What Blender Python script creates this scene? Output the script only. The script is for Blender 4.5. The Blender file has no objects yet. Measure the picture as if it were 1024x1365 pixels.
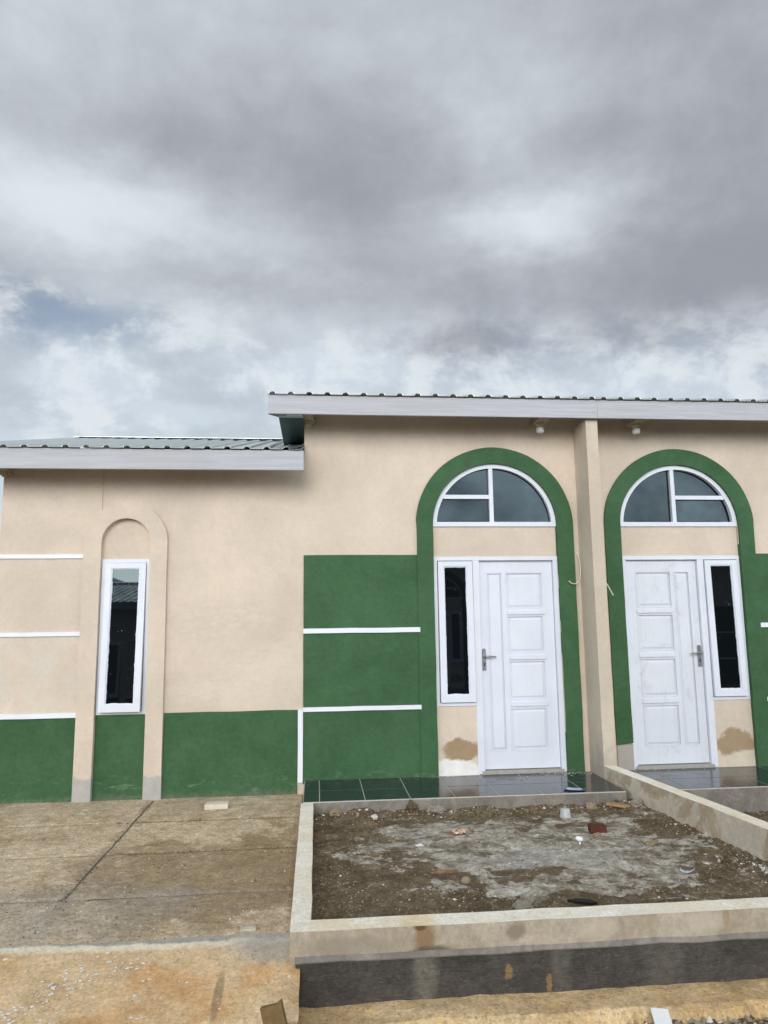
import bpy, bmesh, math, random
from mathutils import Vector, Matrix, noise as N
R = math.radians
random.seed(7)
sc = bpy.context.scene
COL = sc.collection

# ------------------------------------------------------------------ node helper
class NT:
    def __init__(s, tree):
        s.t = tree
        s.n = tree.nodes
    def link(s, v, sock):
        if v is None: return
        if hasattr(v, 'is_output'):
            s.t.links.new(v, sock)
        else:
            if isinstance(v, (tuple, list)) and len(v) == 3 and sock.type == 'RGBA':
                v = (*v, 1)
            sock.default_value = v
    def math(s, op, a, b=None, c=None, clamp=False):
        m = s.n.new('ShaderNodeMath'); m.operation = op; m.use_clamp = clamp
        s.link(a, m.inputs[0]); s.link(b, m.inputs[1]); s.link(c, m.inputs[2])
        return m.outputs[0]
    def mix(s, f, a, b, mode='MIX'):
        m = s.n.new('ShaderNodeMix'); m.data_type = 'RGBA'; m.blend_type = mode
        s.link(f, m.inputs[0]); s.link(a, m.inputs[6]); s.link(b, m.inputs[7])
        return m.outputs[2]
    def sstep(s, v, a, b):
        m = s.n.new('ShaderNodeMapRange'); m.interpolation_type = 'SMOOTHSTEP'
        s.link(v, m.inputs[0]); s.link(a, m.inputs[1]); s.link(b, m.inputs[2])
        return m.outputs[0]
    def mr(s, v, a, b, c, d):
        m = s.n.new('ShaderNodeMapRange')
        for i, x in enumerate((v, a, b, c, d)): s.link(x, m.inputs[i])
        return m.outputs[0]
    def coord(s, which='Object'):
        return s.n.new('ShaderNodeTexCoord').outputs[which]
    def scale(s, vec, sx, sy, sz, loc=(0, 0, 0)):
        m = s.n.new('ShaderNodeMapping'); s.link(vec, m.inputs[0])
        m.inputs['Scale'].default_value = (sx, sy, sz); m.inputs['Location'].default_value = loc
        return m.outputs[0]
    def noise(s, vec, sc_, det=4, rough=.55, dist=0., col=False):
        m = s.n.new('ShaderNodeTexNoise'); s.link(vec, m.inputs['Vector'])
        m.inputs['Scale'].default_value = sc_; m.inputs['Detail'].default_value = det
        m.inputs['Roughness'].default_value = rough; m.inputs['Distortion'].default_value = dist
        return m.outputs['Color' if col else 'Fac']
    def voro(s, vec, sc_, feat='F1', out='Distance'):
        m = s.n.new('ShaderNodeTexVoronoi'); m.feature = feat; s.link(vec, m.inputs['Vector'])
        m.inputs['Scale'].default_value = sc_
        return m.outputs[out]
    def sep(s, v):
        m = s.n.new('ShaderNodeSeparateXYZ'); s.link(v, m.inputs[0]); return m.outputs
    def comb(s, x, y, z):
        m = s.n.new('ShaderNodeCombineXYZ')
        for i, v in enumerate((x, y, z)): s.link(v, m.inputs[i])
        return m.outputs[0]
    def bump(s, h, strength=.3, dist=.01, normal=None):
        m = s.n.new('ShaderNodeBump'); s.link(h, m.inputs['Height'])
        m.inputs['Strength'].default_value = strength; m.inputs['Distance'].default_value = dist
        s.link(normal, m.inputs['Normal']); return m.outputs[0]
    def ell(s, co, c, r, soft=.35, warp=None, wamp=.1):
        """mask of an ellipsoid stain with a ragged rim"""
        x = s.sep(co); tot = None
        for i in range(3):
            if r[i] is None: continue
            d = s.math('DIVIDE', s.math('SUBTRACT', x[i], c[i]), r[i]); d = s.math('MULTIPLY', d, d)
            tot = d if tot is None else s.math('ADD', tot, d)
        d = s.math('SQRT', tot)
        if warp is not None:
            d = s.math('ADD', d, s.math('MULTIPLY', s.math('SUBTRACT', warp, .5), wamp))
        return s.sstep(d, 1 + soft / 2, 1 - soft / 2)

def grit(t, co, c, s1, a1, s2, a2, voro=None, light=(.6, .56, .47), dark=(.05, .04, .03), amt=.7):
    """value mottling at two sizes, then crisp aggregate grains"""
    for sc_, a in ((s1, a1), (s2, a2)):
        n = t.noise(co, sc_, 9, .78, .4)
        k = t.mr(n, .33, .67, 1 - a, 1 + a)
        c = t.mix(1., c, t.comb(k, k, k), 'MULTIPLY')
    if voro:
        v = t.n.new('ShaderNodeTexVoronoi'); t.link(co, v.inputs['Vector']); v.inputs['Scale'].default_value = voro
        r = t.sep(v.outputs['Color'])
        g = t.math('MULTIPLY', t.sstep(v.outputs['Distance'], .42, .30), t.sstep(r[0], .80, .84))
        d = t.math('MULTIPLY', t.sstep(v.outputs['Distance'], .46, .32), t.sstep(r[0], .20, .16))
        c = t.mix(t.math('MULTIPLY', g, amt), c, t.mix(r[1], light, tuple(x * .6 for x in light)))
        c = t.mix(t.math('MULTIPLY', d, amt * .8), c, dark)
    return c

def new_mat(name, rough=.85, spec=.3, metal=0.):
    m = bpy.data.materials.new(name); m.use_nodes = True
    t = NT(m.node_tree); b = m.node_tree.nodes['Principled BSDF']
    b.inputs['Roughness'].default_value = rough
    b.inputs['Specular IOR Level'].default_value = spec
    b.inputs['Metallic'].default_value = metal
    return m, t, b

def plain(name, col, rough=.7, spec=.3, metal=0., var=.18, sc_=18., bump=.15, bsc=60.):
    m, t, b = new_mat(name, rough, spec, metal)
    co = t.coord()
    f = t.noise(co, sc_, 5, .6)
    c = t.mix(f, tuple(x * (1 - var) for x in col), tuple(min(1, x * (1 + var)) for x in col))
    t.link(c, b.inputs['Base Color'])
    t.link(t.bump(t.noise(co, bsc, 4), bump, .004), b.inputs['Normal'])
    return m

M = {}
BEIGE = (.655, .555, .452)
def plaster(name, col, bare_z=None, stains=(), pale=0., dirt_z=None, smudges=()):
    m, t, b = new_mat(name, .9, .2)
    co = t.coord()
    big = t.noise(co, .9, 5, .6, .4); mid = t.noise(co, 5, 5, .6); fine = t.noise(co, 70, 3, .6)
    c = t.mix(t.sstep(big, .35, .68), tuple(x * .9 for x in col), tuple(x * 1.05 for x in col))
    c = t.mix(t.math('MULTIPLY', t.sstep(mid, .45, .75), .34), c, tuple(x * .84 for x in col))
    tw = t.noise(t.scale(co, 1.0, 1, 1.6), 13, 6, .72, 1.2)
    c = t.mix(t.math('MULTIPLY', t.sstep(tw, .50, .72), .20), c, (col[0] * 1.12, col[1] * 1.14, col[2] * 1.16))
    c = t.mix(t.math('MULTIPLY', t.sstep(fine, .35, .75), .14), c, tuple(x * .78 for x in col))
    # thin roller streaks and faint run marks
    st = t.noise(t.scale(co, 7, 7, .7), 3, 4, .65)
    c = t.mix(t.math('MULTIPLY', t.sstep(st, .55, .8), .16), c, (col[0] * .8, col[1] * .78, col[2] * .74))
    hz = t.noise(t.scale(co, .9, 1, 6), 3.0, 4, .6)
    c = t.mix(t.math('MULTIPLY', t.sstep(hz, .56, .78), .16), c, (min(1, col[0] * 1.1), col[1] * 1.1, col[2] * 1.12))
    if pale:
        pl = t.sstep(t.noise(co, 1.6, 6, .65, .8), .42, .62)
        c = t.mix(t.math('MULTIPLY', pl, pale), c, (.60, .565, .49))
    c = grit(t, co, c, 2.2, .045, 22, .05)
    sp = t.sstep(t.noise(co, 34, 2, .5), .70, .76)
    c = t.mix(t.math('MULTIPLY', sp, .22), c, (.25, .2, .15))
    x = t.sep(co)
    if dirt_z is not None:
        w = t.math('ADD', x[2], t.math('MULTIPLY', t.math('SUBTRACT', t.noise(co, 4, 6, .65, .6), .5), .9))
        c = t.mix(t.math('MULTIPLY', t.sstep(w, dirt_z + .35, dirt_z - .15), .75), c, (.33, .29, .24))
    if bare_z is not None:
        w = t.math('ADD', x[2], t.math('MULTIPLY', t.math('SUBTRACT', t.noise(co, 9, 5, .6), .5), .16))
        k = t.sstep(w, bare_z + .012, bare_z - .012)
        c = t.mix(k, c, t.mix(t.noise(co, 14, 4), (.36, .34, .31), (.52, .5, .46)))
    for (cx, cz, rx, rz, sc_col, f_) in smudges:
        w = t.noise(t.scale(co, 1, 1, 1.7), 3.2, 9, .74, .6)
        br = t.sstep(t.noise(t.scale(co, 1, 1, 2), 9, 7, .75, .8), .36, .62)
        c = t.mix(t.math('MULTIPLY', t.math('MULTIPLY', t.ell(co, (cx, 0, cz), (rx, None, rz), 1.1, w, 2.2), br), f_), c, sc_col)
    for (cx, cz, rx, rz, sc_col, amp) in stains:
        w = t.noise(co, 7.5, 8, .72, .3)
        c = t.mix(t.ell(co, (cx, 0, cz), (rx, None, rz), .26, w, amp), c, t.mix(t.noise(co, 12, 4, .6), tuple(v * .80 for v in sc_col), tuple(min(1, v * 1.12) for v in sc_col)))
    t.link(c, b.inputs['Base Color'])
    h = t.math('ADD', t.math('MULTIPLY', fine, .25), t.noise(t.scale(co, 1, 1, .5), 9, 4, .6))
    t.link(t.bump(h, .34, .014), b.inputs['Normal'])
    return m

def green_paint():
    m, t, b = new_mat('green_wall_paint', .72, .3)
    co = t.coord(); x = t.sep(co)
    big = t.noise(co, 1.7, 5, .6, .5)
    c = t.mix(t.sstep(big, .3, .7), (.034, .096, .037), (.050, .122, .054))
    br = t.noise(t.scale(co, 1.2, 1, 5), 5, 4, .7, .3)
    c = t.mix(t.math('MULTIPLY', t.sstep(br, .50, .75), .45), c, (.060, .132, .068))
    rl = t.noise(co, 16, 6, .72, .8)
    c = t.mix(t.math('MULTIPLY', t.sstep(rl, .48, .74), .30), c, (.025, .070, .031))
    # scuffs and thin paint where the coat was brushed out low on the wall
    low = t.sstep(t.math('ADD', x[2], t.math('MULTIPLY', t.noise(co, 3, 4), .35)), .30, .08)
    sc2 = t.sstep(t.noise(t.scale(co, 1, 1, 3.5), 4.5, 6, .72, 1.0), .54, .66)
    c = t.mix(t.math('MULTIPLY', t.math('MULTIPLY', low, sc2), .55), c, (.20, .27, .16))
    c = grit(t, co, c, 3, .10, 24, .14)
    dust = t.sstep(t.math('ADD', x[2], t.math('MULTIPLY', t.noise(co, 14, 6, .75), .24)), .03, -.08)
    c = t.mix(t.math('MULTIPLY', dust, .6), c, (.20, .19, .14))
    t.link(c, b.inputs['Base Color'])
    h = t.math('ADD', t.math('MULTIPLY', t.noise(co, 70, 3), .25), t.noise(t.scale(co, 1, 1, .5), 9, 4))
    t.link(t.bump(h, .22, .012), b.inputs['Normal'])
    return m

def white_paint(name, col, worn, grain='z'):
    m, t, b = new_mat(name, .5, .4)
    co = t.coord()
    sv = t.scale(co, 45, 45, 1.2) if grain == 'z' else t.scale(co, 1.2, 45, 45)
    g = t.noise(sv, 1, 5, .65, .3); big = t.noise(co, 2.2, 5, .62, .5)
    c = t.mix(t.sstep(big, .3, .72), tuple(v * .93 for v in col), col)
    c = t.mix(t.math('MULTIPLY', t.sstep(g, .5, .8), .18 + .3 * worn), c, tuple(v * .74 for v in col))
    pat = t.sstep(t.noise(co, 5, 6, .7, .6), .55, .72)
    c = t.mix(t.math('MULTIPLY', pat, .5 * worn), c, tuple(v * .66 for v in (col[0] * 1.02, col[1], col[2] * .95)))
    chip = t.sstep(t.noise(co, 30, 4, .7), .71, .74)
    c = t.mix(t.math('MULTIPLY', chip, worn), c, (.30, .27, .23))
    t.link(c, b.inputs['Base Color'])
    t.link(t.bump(g, .12 + .2 * worn, .004), b.inputs['Normal'])
    return m

def fascia_mat():
    m, t, b = new_mat('grained_fascia_board', .6, .35)
    co = t.coord()
    g = t.noise(t.scale(co, 1.1, 40, 40), 1.6, 6, .7, .4); big = t.noise(t.scale(co, .5, 1, 2), 1.3, 4, .6)
    c = t.mix(t.sstep(g, .32, .72), (.38, .385, .415), (.48, .485, .51))
    c = t.mix(t.math('MULTIPLY', t.sstep(big, .5, .75), .25), c, (.38, .365, .365))
    t.link(c, b.inputs['Base Color']); t.link(t.bump(g, .35, .004), b.inputs['Normal'])
    return m

def roof_mat():
    m, t, b = new_mat('teal_zinc_roof_sheet', .3, .5, .85)
    co = t.coord()
    c = t.mix(t.noise(t.scale(co, 6, .5, .5), 2, 4, .6), (.58, .66, .66), (.78, .83, .83))
    t.link(c, b.inputs['Base Color'])
    t.link(t.mr(t.noise(co, 3, 4), .3, .7, .28, .48), b.inputs['Roughness'])
    return m

def glass_mat(name, smear):
    m, t, b = new_mat(name, .015, .5)
    b.inputs['IOR'].default_value = 1.75; b.inputs['Specular Tint'].default_value = (.72, .93, 1, 1)
    g = t.sep(t.coord('Generated')); co = t.coord()
    ex = t.math('MULTIPLY', t.math('MINIMUM', g[0], t.math('SUBTRACT', 1, g[0])), .26)
    ez = t.math('MULTIPLY', t.math('MINIMUM', g[2], t.math('SUBTRACT', 1, g[2])), 1.3)
    e = t.math('MINIMUM', ex, ez)
    rag = t.math('MULTIPLY', t.math('SUBTRACT', t.noise(co, 11, 3, .6), .40), .022 * smear)
    k = t.sstep(t.math('SUBTRACT', e, rag), .0015, -.0005)
    spk = t.sstep(t.noise(co, 62, 2, .5), .772, .785)
    run = t.sstep(t.noise(t.scale(co, 34, 34, 7), 1, 2, .5), .81, .83)
    k = t.math('MAXIMUM', k, t.math('MAXIMUM', t.math('MULTIPLY', spk, .8 * smear), t.math('MULTIPLY', run, .6 * smear)))
    t.link(t.mix(k, (.004, .005, .007), (.66, .68, .72)), b.inputs['Base Color'])
    t.link(t.mr(k, 0, 1, .015, .7), b.inputs['Roughness'])
    t.link(t.mr(k, 0, 1, 1.55 if smear > .5 else 1.52, 1.3), b.inputs['IOR'])
    return m

def tile_mat():
    m, t, b = new_mat('dark_slate_tile', .16, .45)
    co = t.coord(); x = t.sep(co)
    c = t.mix(t.noise(co, 4, 5, .65, .4), (.014, .022, .026), (.030, .040, .046))
    dust = t.sstep(t.noise(co, 3.2, 6, .7, .6), .52, .74)
    c = t.mix(t.math('MULTIPLY', dust, .35), c, (.17, .16, .145))
    sp = t.sstep(t.noise(co, 42, 3, .6), .69, .73)
    c = t.mix(t.math('MULTIPLY', sp, .6), c, (.45, .44, .42))
    t.link(c, b.inputs['Base Color'])
    t.link(t.mr(dust, 0, 1, .14, .42), b.inputs['Roughness'])
    return m

def ground_like(name, cols, sc_=1.2, spk=(.5, .48, .43), spk_amt=.6, extra=None, rough=.92, bumpd=.02, g=(6, .3, 30, .35, 75, .6)):
    m, t, b = new_mat(name, rough, .2)
    co = t.coord()
    n1 = t.noise(co, sc_, 7, .66, .7); n2 = t.noise(co, sc_ * 5, 6, .68, .5); n3 = t.noise(co, 55, 4, .7); n4 = t.noise(co, 160, 2, .6)
    c = t.mix(t.sstep(n1, .36, .62), cols[0], cols[1])
    c = t.mix(t.sstep(n2, .46, .68), c, cols[2])
    c = t.mix(t.math('MULTIPLY', t.sstep(n3, .4, .7), .45), c, tuple(v * .6 for v in cols[0]))
    c = t.mix(t.math('MULTIPLY', t.sstep(n4, .60, .70), spk_amt), c, spk)
    if extra: c = extra(t, co, c)
    if g: c = grit(t, co, c, *g[:5], light=spk, amt=g[5])
    t.link(c, b.inputs['Base Color'])
    h = t.math('ADD', t.math('MULTIPLY', n3, .5), t.math('ADD', t.math('MULTIPLY', n2, .8), t.math('MULTIPLY', n4, .25)))
    t.link(t.bump(h, .85, bumpd), b.inputs['Normal'])
    return m

def cement(name, col, patch, blot=.8, streak=True):
    m, t, b = new_mat(name, .88, .25)
    co = t.coord()
    n1 = t.noise(co, 2.6, 6, .66, .5); n2 = t.noise(co, 11, 5, .65); n3 = t.noise(co, 60, 3, .6)
    c = t.mix(t.math('MULTIPLY', t.sstep(n1, .47, .56), blot), col, patch)
    c = t.mix(t.math('MULTIPLY', t.sstep(n2, .5, .75), .3), c, tuple(v * .7 for v in col))
    c = grit(t, co, c, 7, .16, 40, .18)
    if streak:
        s_ = t.noise(t.scale(co, 5, 5, .5), 2, 5, .7)
        c = t.mix(t.math('MULTIPLY', t.sstep(s_, .58, .75), .4), c, tuple(v * 1.3 for v in patch))
    t.link(c, b.inputs['Base Color'])
    t.link(t.bump(t.math('ADD', t.math('MULTIPLY', n3, .3), n2), .3, .012), b.inputs['Normal'])
    return m

M['beige'] = plaster('beige_plaster', BEIGE)
M['beige_wall'] = plaster('beige_plaster_wall', BEIGE, smudges=((-.80, 1.50, .62, .26, (.53, .455, .37), .55), (-.35, 1.12, .5, .18, (.68, .60, .51), .6), (-2.63, 1.49, .10, .03, (.40, .33, .26), .6), (-.8, .84, .55, .11, (.70, .62, .525), .5), (.35, 2.75, .4, .5, (.665, .575, .47), .4)))
M['beige_pale'] = plaster('pale_beige_plaster', BEIGE, pale=.75)
M['beige_bare'] = plaster('beige_plaster_bare_foot', BEIGE, bare_z=.06)
M['infill'] = plaster('beige_plaster_damp_patch', BEIGE, stains=((1.50, .0, .30, .125, (.82, .80, .765), 1.1), (1.59, .205, .185, .105, (.37, .265, .16), 1.5)))
M['infill_mirror'] = plaster('beige_plaster_large_damp_patch', BEIGE, stains=((-1.545, .19, .21, .155, (.38, .275, .175), 1.3), (-1.44, .0, .26, .125, (.66, .58, .46), .9)))
M['fin'] = plaster('beige_plaster_dirty_foot', (.60, .515, .41), dirt_z=.12)
M['green'] = green_paint()
M['green_bare'] = plaster('bare_cement_foot', (.40, .37, .33))
M['white'] = white_paint('white_gloss_paint', (.72, .755, .825), .4)
M['white_h'] = white_paint('white_moulding_paint', (.80, .83, .88), .2, 'x')
M['door_a'] = white_paint('white_door_paint', (.72, .755, .83), .25)
M['door_b'] = white_paint('worn_white_door_paint', (.70, .73, .785), 1.)
M['fascia'] = fascia_mat()
M['roof'] = roof_mat()
M['soffit'] = plain('dark_teal_sheet', (.055, .085, .088), .5, .3, 0, .12, 3)
M['flash'] = plain('bitumen_flashing', (.16, .18, .19), .35, .5, .5, .7, 14, .5, 30)
M['glass'] = glass_mat('dark_window_glass', 1.)
M['glass_clean'] = glass_mat('dark_fanlight_glass', .25)
M['tile'] = tile_mat()
M['grout'] = plain('pale_grout', (.36, .35, .31), .9, .2, 0, .3, 12)
M['grout_bright'] = plain('tile_grout', (.50, .48, .42), .9, .2, 0, .25, 12)
M['riser'] = cement('porch_riser_cement', (.20, .18, .155), (.30, .27, .235), .6)
M['steel'] = plain('brushed_steel', (.34, .35, .36), .35, .5, .85, .15, 30, .05)
M['steel_dark'] = plain('dark_steel_keyhole', (.03, .03, .03), .4, .5, .3)
M['wood_beam'] = plain('mortar_crusted_timber', (.42, .36, .28), .9, .2, 0, .45, 22, .6, 30)
M['cable'] = plain('cream_cable', (.72, .66, .52), .5, .4, 0, .08)
M['lamp_base'] = plain('cream_lamp_socket', (.62, .52, .38), .5, .4, 0, .05)
M['lamp'] = plain('white_lamp_plastic', (.84, .84, .84), .35, .5, 0, .03)
M['cream_top'] = ground_like('whitewashed_coping', ((.84, .75, .56), (.90, .86, .76), (.90, .87, .80)), 2.0, (.70, .62, .46), .10, bumpd=.004, g=(5, .10, 24, .10, None, 0))
M['wall_cement'] = cement('garden_wall_cement', (.385, .325, .245), (.47, .41, .325), .7)
M['party_cement'] = cement('low_wall_cement', (.50, .445, .36), (.36, .285, .195), .9)
M['dark_base'] = cement('dark_grey_wash', (.078, .069, .061), (.098, .087, .077), .6, False)
def dark_extra():
    m = M['dark_base']; t = NT(m.node_tree); b = m.node_tree.nodes['Principled BSDF']
    co = t.coord()
    src = b.inputs['Base Color'].links[0].from_socket
    c = src
    for cx, rx, aa in ((.69, .06, .6), (1.40, .05, .28), (1.95, .10, .22)):
        c = t.mix(t.math('MULTIPLY', t.ell(co, (cx, 0, -.27), (rx, None, .16), .9, t.noise(co, 9, 7, .7), 1.4), aa), c, (.26, .245, .20))
    fl = t.sstep(t.noise(co, 26, 3, .6), .725, .75)
    c = t.mix(t.math('MULTIPLY', fl, .8), c, (.40, .37, .32))
    w = t.noise(t.scale(co, 1.2, 1, 3.4), 14, 6, .68, 2.2)
    c = t.mix(t.math('MULTIPLY', t.sstep(w, .50, .70), .7), c, (.14, .125, .112))
    c = grit(t, co, c, 5, .22, 26, .28)
    bl = t.noise(co, 5, 8, .72, .5)
    c = t.mix(t.math('MULTIPLY', t.sstep(bl, .5, .66), .5), c, (.10, .088, .078))
    for cx, cz, rx, rz in ((1.12, -.28, .018, .035), (1.33, -.345, .014, .045)):
        c = t.mix(t.math('MULTIPLY', t.ell(co, (cx, 0, cz), (rx, None, rz), .3, t.noise(co, 24, 6, .7), 3.2), .8), c, (.32, .21, .10))
    t.link(c, b.inputs['Base Color'])
    t.link(t.bump(w, .8, .02), b.inputs['Normal'])
dark_extra()
def stain_cement(name, spots):
    m = M[name]; t = NT(m.node_tree); b = m.node_tree.nodes['Principled BSDF']
    co = t.coord(); c = b.inputs['Base Color'].links[0].from_socket
    w = t.noise(co, 9, 8, .74, .5)
    for cx, cz, rx, rz, col_, f_ in spots:
        c = t.mix(t.math('MULTIPLY', t.ell(co, (cx, 0, cz), (rx, None, rz), .8, w, 1.5), f_), c, col_)
    t.link(c, b.inputs['Base Color'])
stain_cement('wall_cement', ((.69, -.10, .055, .07, (.22, .125, .05), .75), (.67, -.052, .03, .014, (.12, .05, .02), .8), (.73, -.17, .10, .03, (.10, .075, .05), .8),
                             (1.17, -.095, .05, .038, (.235, .19, .14), .8), (1.62, -.10, .10, .05, (.56, .49, .39), .5), (2.2, -.09, .12, .05, (.58, .51, .41), .5), (2.32, -.08, .02, .05, (.30, .19, .10), .5), (.3, -.12, .2, .05, (.29, .245, .19), .6)))
stain_cement('cream_top', ((.66, -.04, .08, .3, (.70, .50, .22), .45), (.2, -.04, .10, .3, (.76, .60, .34), .3), (2.1, -.04, .2, .3, (.76, .66, .46), .4)))

def soil_extra(t, co, c):
    w = t.noise(co, 2.6, 7, .7, .8)
    d = None
    w = t.noise(t.scale(co, .85, 1.15, 1), 3.0, 8, .66, .3)
    k = t.ell(co, (1.75, -2.0, 0), (1.15, .85, None), .07, w, 4.2)
    g = t.mix(t.sstep(t.noise(co, 8, 8, .75, .6), .38, .62), (.19, .155, .11), (.56, .525, .455))
    c = t.mix(t.math('MULTIPLY', k, .9), c, g)
    k2 = t.ell(co, (1.75, -2.2, 0), (.55, .3, None), .6, w, 2.6)
    c = t.mix(t.math('MULTIPLY', k2, .5), c, (.48, .465, .42))
    rust = t.ell(co, (.98, -2.35, 0), (.09, .05, None), .5, w, .8)
    c = t.mix(t.math('MULTIPLY', rust, .7), c, (.34, .19, .08))
    pk = t.sstep(t.noise(co, 75, 3, .7), .60, .72)
    return t.mix(t.math('MULTIPLY', pk, .25), c, (.05, .04, .03))
M['soil'] = ground_like('yard_soil', ((.115, .082, .045), (.17, .126, .076), (.24, .188, .122)), 1.6, (.42, .37, .29), .45, soil_extra, g=(6, .30, 30, .40, 66, .38))
def drive_extra(t, co, c):
    x = t.sep(co)
    w = t.noise(co, 1.7, 7, .7, .8)
    k = t.ell(co, (-.55, -2.2, 0), (.95, .75, None), .25, w, 2.2)
    c = t.mix(t.math('MULTIPLY', k, .72), c, t.mix(t.noise(co, 30, 4, .7), (.21, .145, .072), (.36, .26, .145)))
    k3 = t.ell(co, (-1.35, -2.75, 0), (.7, .5, None), .4, w, 2.)
    c = t.mix(t.math('MULTIPLY', k3, .5), c, (.40, .355, .29))
    sp = t.sstep(t.noise(co, 9, 6, .75), .62, .68)
    c = t.mix(t.math('MULTIPLY', sp, .55), c, (.60, .54, .43))
    cr = t.sstep(t.noise(co, 23, 7, .75, .6), .56, .68)
    c = t.mix(t.math('MULTIPLY', cr, .45), c, (.10, .07, .04))
    yw = t.math('ADD', x[1], t.math('MULTIPLY', t.math('SUBTRACT', t.noise(co, 6, 6, .7), .5), .10))
    jl = t.sstep(t.math('ABSOLUTE', t.math('ADD', yw, 2.55)), .035, .006)
    xw = t.math('ADD', x[0], t.math('MULTIPLY', t.math('SUBTRACT', t.noise(co, 4, 6, .7), .5), .22))
    jv = t.math('MULTIPLY', t.sstep(t.math('ABSOLUTE', t.math('ADD', xw, 1.41)), .10, .01), t.sstep(x[1], -1.2, -1.9))
    c = t.mix(t.math('MULTIPLY', t.math('MAXIMUM', jl, t.math('MULTIPLY', jv, .6)), .5), c, t.mix(t.noise(co, 60, 4, .7), (.22, .20, .17), (.52, .48, .42)))
    far = t.sstep(x[1], -1.2, -.1)
    return t.mix(t.math('MULTIPLY', far, .30), c, (.58, .475, .345))
M['drive'] = ground_like('driveway_concrete', ((.43, .315, .185), (.68, .54, .365), (.72, .60, .44)), 1.5, (.60, .55, .45), .55, drive_extra, bumpd=.016, g=(7, .26, 34, .34, 62, .4))
M['joint'] = plain('dirt_filled_joint', (.20, .158, .105), .95, .1, 0, .5, 30, .6)
def ramp_extra(t, co, c):
    x = t.sep(co); w = t.noise(co, 3.2, 7, .7, .6)
    c = t.mix(t.math('MULTIPLY', t.sstep(t.noise(co, 2.3, 6, .68, .8), .50, .66), .75), c, (.58, .32, .125))
    fm = t.sstep(t.noise(co, 21, 7, .75, .5), .52, .70)
    c = t.mix(t.math('MULTIPLY', fm, .45), c, (.66, .58, .44))
    dk = t.sstep(t.noise(co, 40, 5, .7), .62, .70)
    c = t.mix(t.math('MULTIPLY', dk, .5), c, (.26, .17, .09))
    yy = t.math('ADD', x[1], t.math('MULTIPLY', t.math('SUBTRACT', w, .5), .10))
    xs = t.math('MULTIPLY', x[0], .02); yy = t.math('ADD', yy, xs)
    c = t.mix(t.math('MULTIPLY', t.sstep(yy, -3.31, -3.27), .95), c, (.70, .63, .48))
    c = t.mix(t.sstep(yy, -3.252, -3.232), c, (.33, .315, .28))
    gz = t.ell(co, (-.02, -3.3, 0), (.30, .14, None), .9, w, 1.)
    c = t.mix(t.math('MULTIPLY', gz, .75), c, (.40, .38, .34))
    st = t.ell(co, (-.33, -3.68, 0), (.022, .17, None), .6, w, .5)
    c = t.mix(t.math('MULTIPLY', st, .6), c, (.20, .14, .08))
    return c
M['ramp'] = ground_like('tan_ramp_concrete', ((.57, .39, .205), (.74, .545, .33), (.66, .45, .22)), 1.9, (.74, .68, .56), .35, ramp_extra, bumpd=.006, g=(6, .16, 30, .20, 70, .35))
M['ledge'] = ground_like('tan_gutter_ledge', ((.54, .37, .19), (.74, .55, .32), (.62, .42, .19)), 2.4, (.66, .56, .42), .3, bumpd=.012, g=(6, .2, 30, .3, 60, .4))
M['ground'] = ground_like('street_dirt', ((.15, .11, .07), (.22, .17, .11), (.26, .21, .15)), .9)
M['rock_grey'] = plain('grey_rubble_stone', (.27, .245, .20), .9, .2, 0, .35, 9, .6, 25)
M['rock_tan'] = plain('tan_rubble_stone', (.31, .24, .155), .9, .2, 0, .35, 9, .6, 25)
M['rock_dark'] = plain('dark_rubble_stone', (.12, .088, .056), .9, .2, 0, .35, 9, .6, 25)
M['rock_white'] = plain('white_mortar_crumb', (.66, .64, .58), .9, .2, 0, .15, 9, .4, 25)
M['flake'] = plain('white_paint_flake', (.80, .80, .79), .7, .3, 0, .06)
M['brick'] = plain('red_brick', (.105, .034, .022), .9, .2, 0, .6, 14, .7, 40)
M['cup'] = plain('cloudy_plastic', (.44, .47, .47), .3, .5, 0, .3, 30)
M['white_plastic'] = plain('white_plastic', (.84, .84, .83), .4, .4, 0, .03)
M['sachet_blue'] = plain('blue_foil', (.035, .075, .18), .3, .5, .2, .3, 40)
M['sachet_pale'] = plain('pale_foil', (.50, .56, .62), .3, .5, .2, .2, 40)
M['wrap_orange'] = plain('orange_print_paper', (.42, .16, .06), .6, .3, 0, .4, 30)
M['wrap_cream'] = plain('cream_paper', (.66, .55, .40), .6, .3, 0, .2, 30)
M['timber'] = plain('weathered_timber', (.36, .24, .125), .85, .2, 0, .4, 12, .5, 40)
M['timber_old'] = plain('splintered_brown_timber', (.20, .13, .06), .85, .2, 0, .6, 26, .6, 50)
M['rag'] = plain('black_rubber_scrap', (.012, .012, .013), .6, .3, 0, .2)
M['chunk'] = plain('broken_mortar_slab', (.66, .61, .51), .9, .2, 0, .25, 16, .6, 30)
M['chunk_pale'] = plain('dusty_pale_block', (.52, .48, .41), .9, .2, 0, .3, 20, .6, 30)

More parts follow.
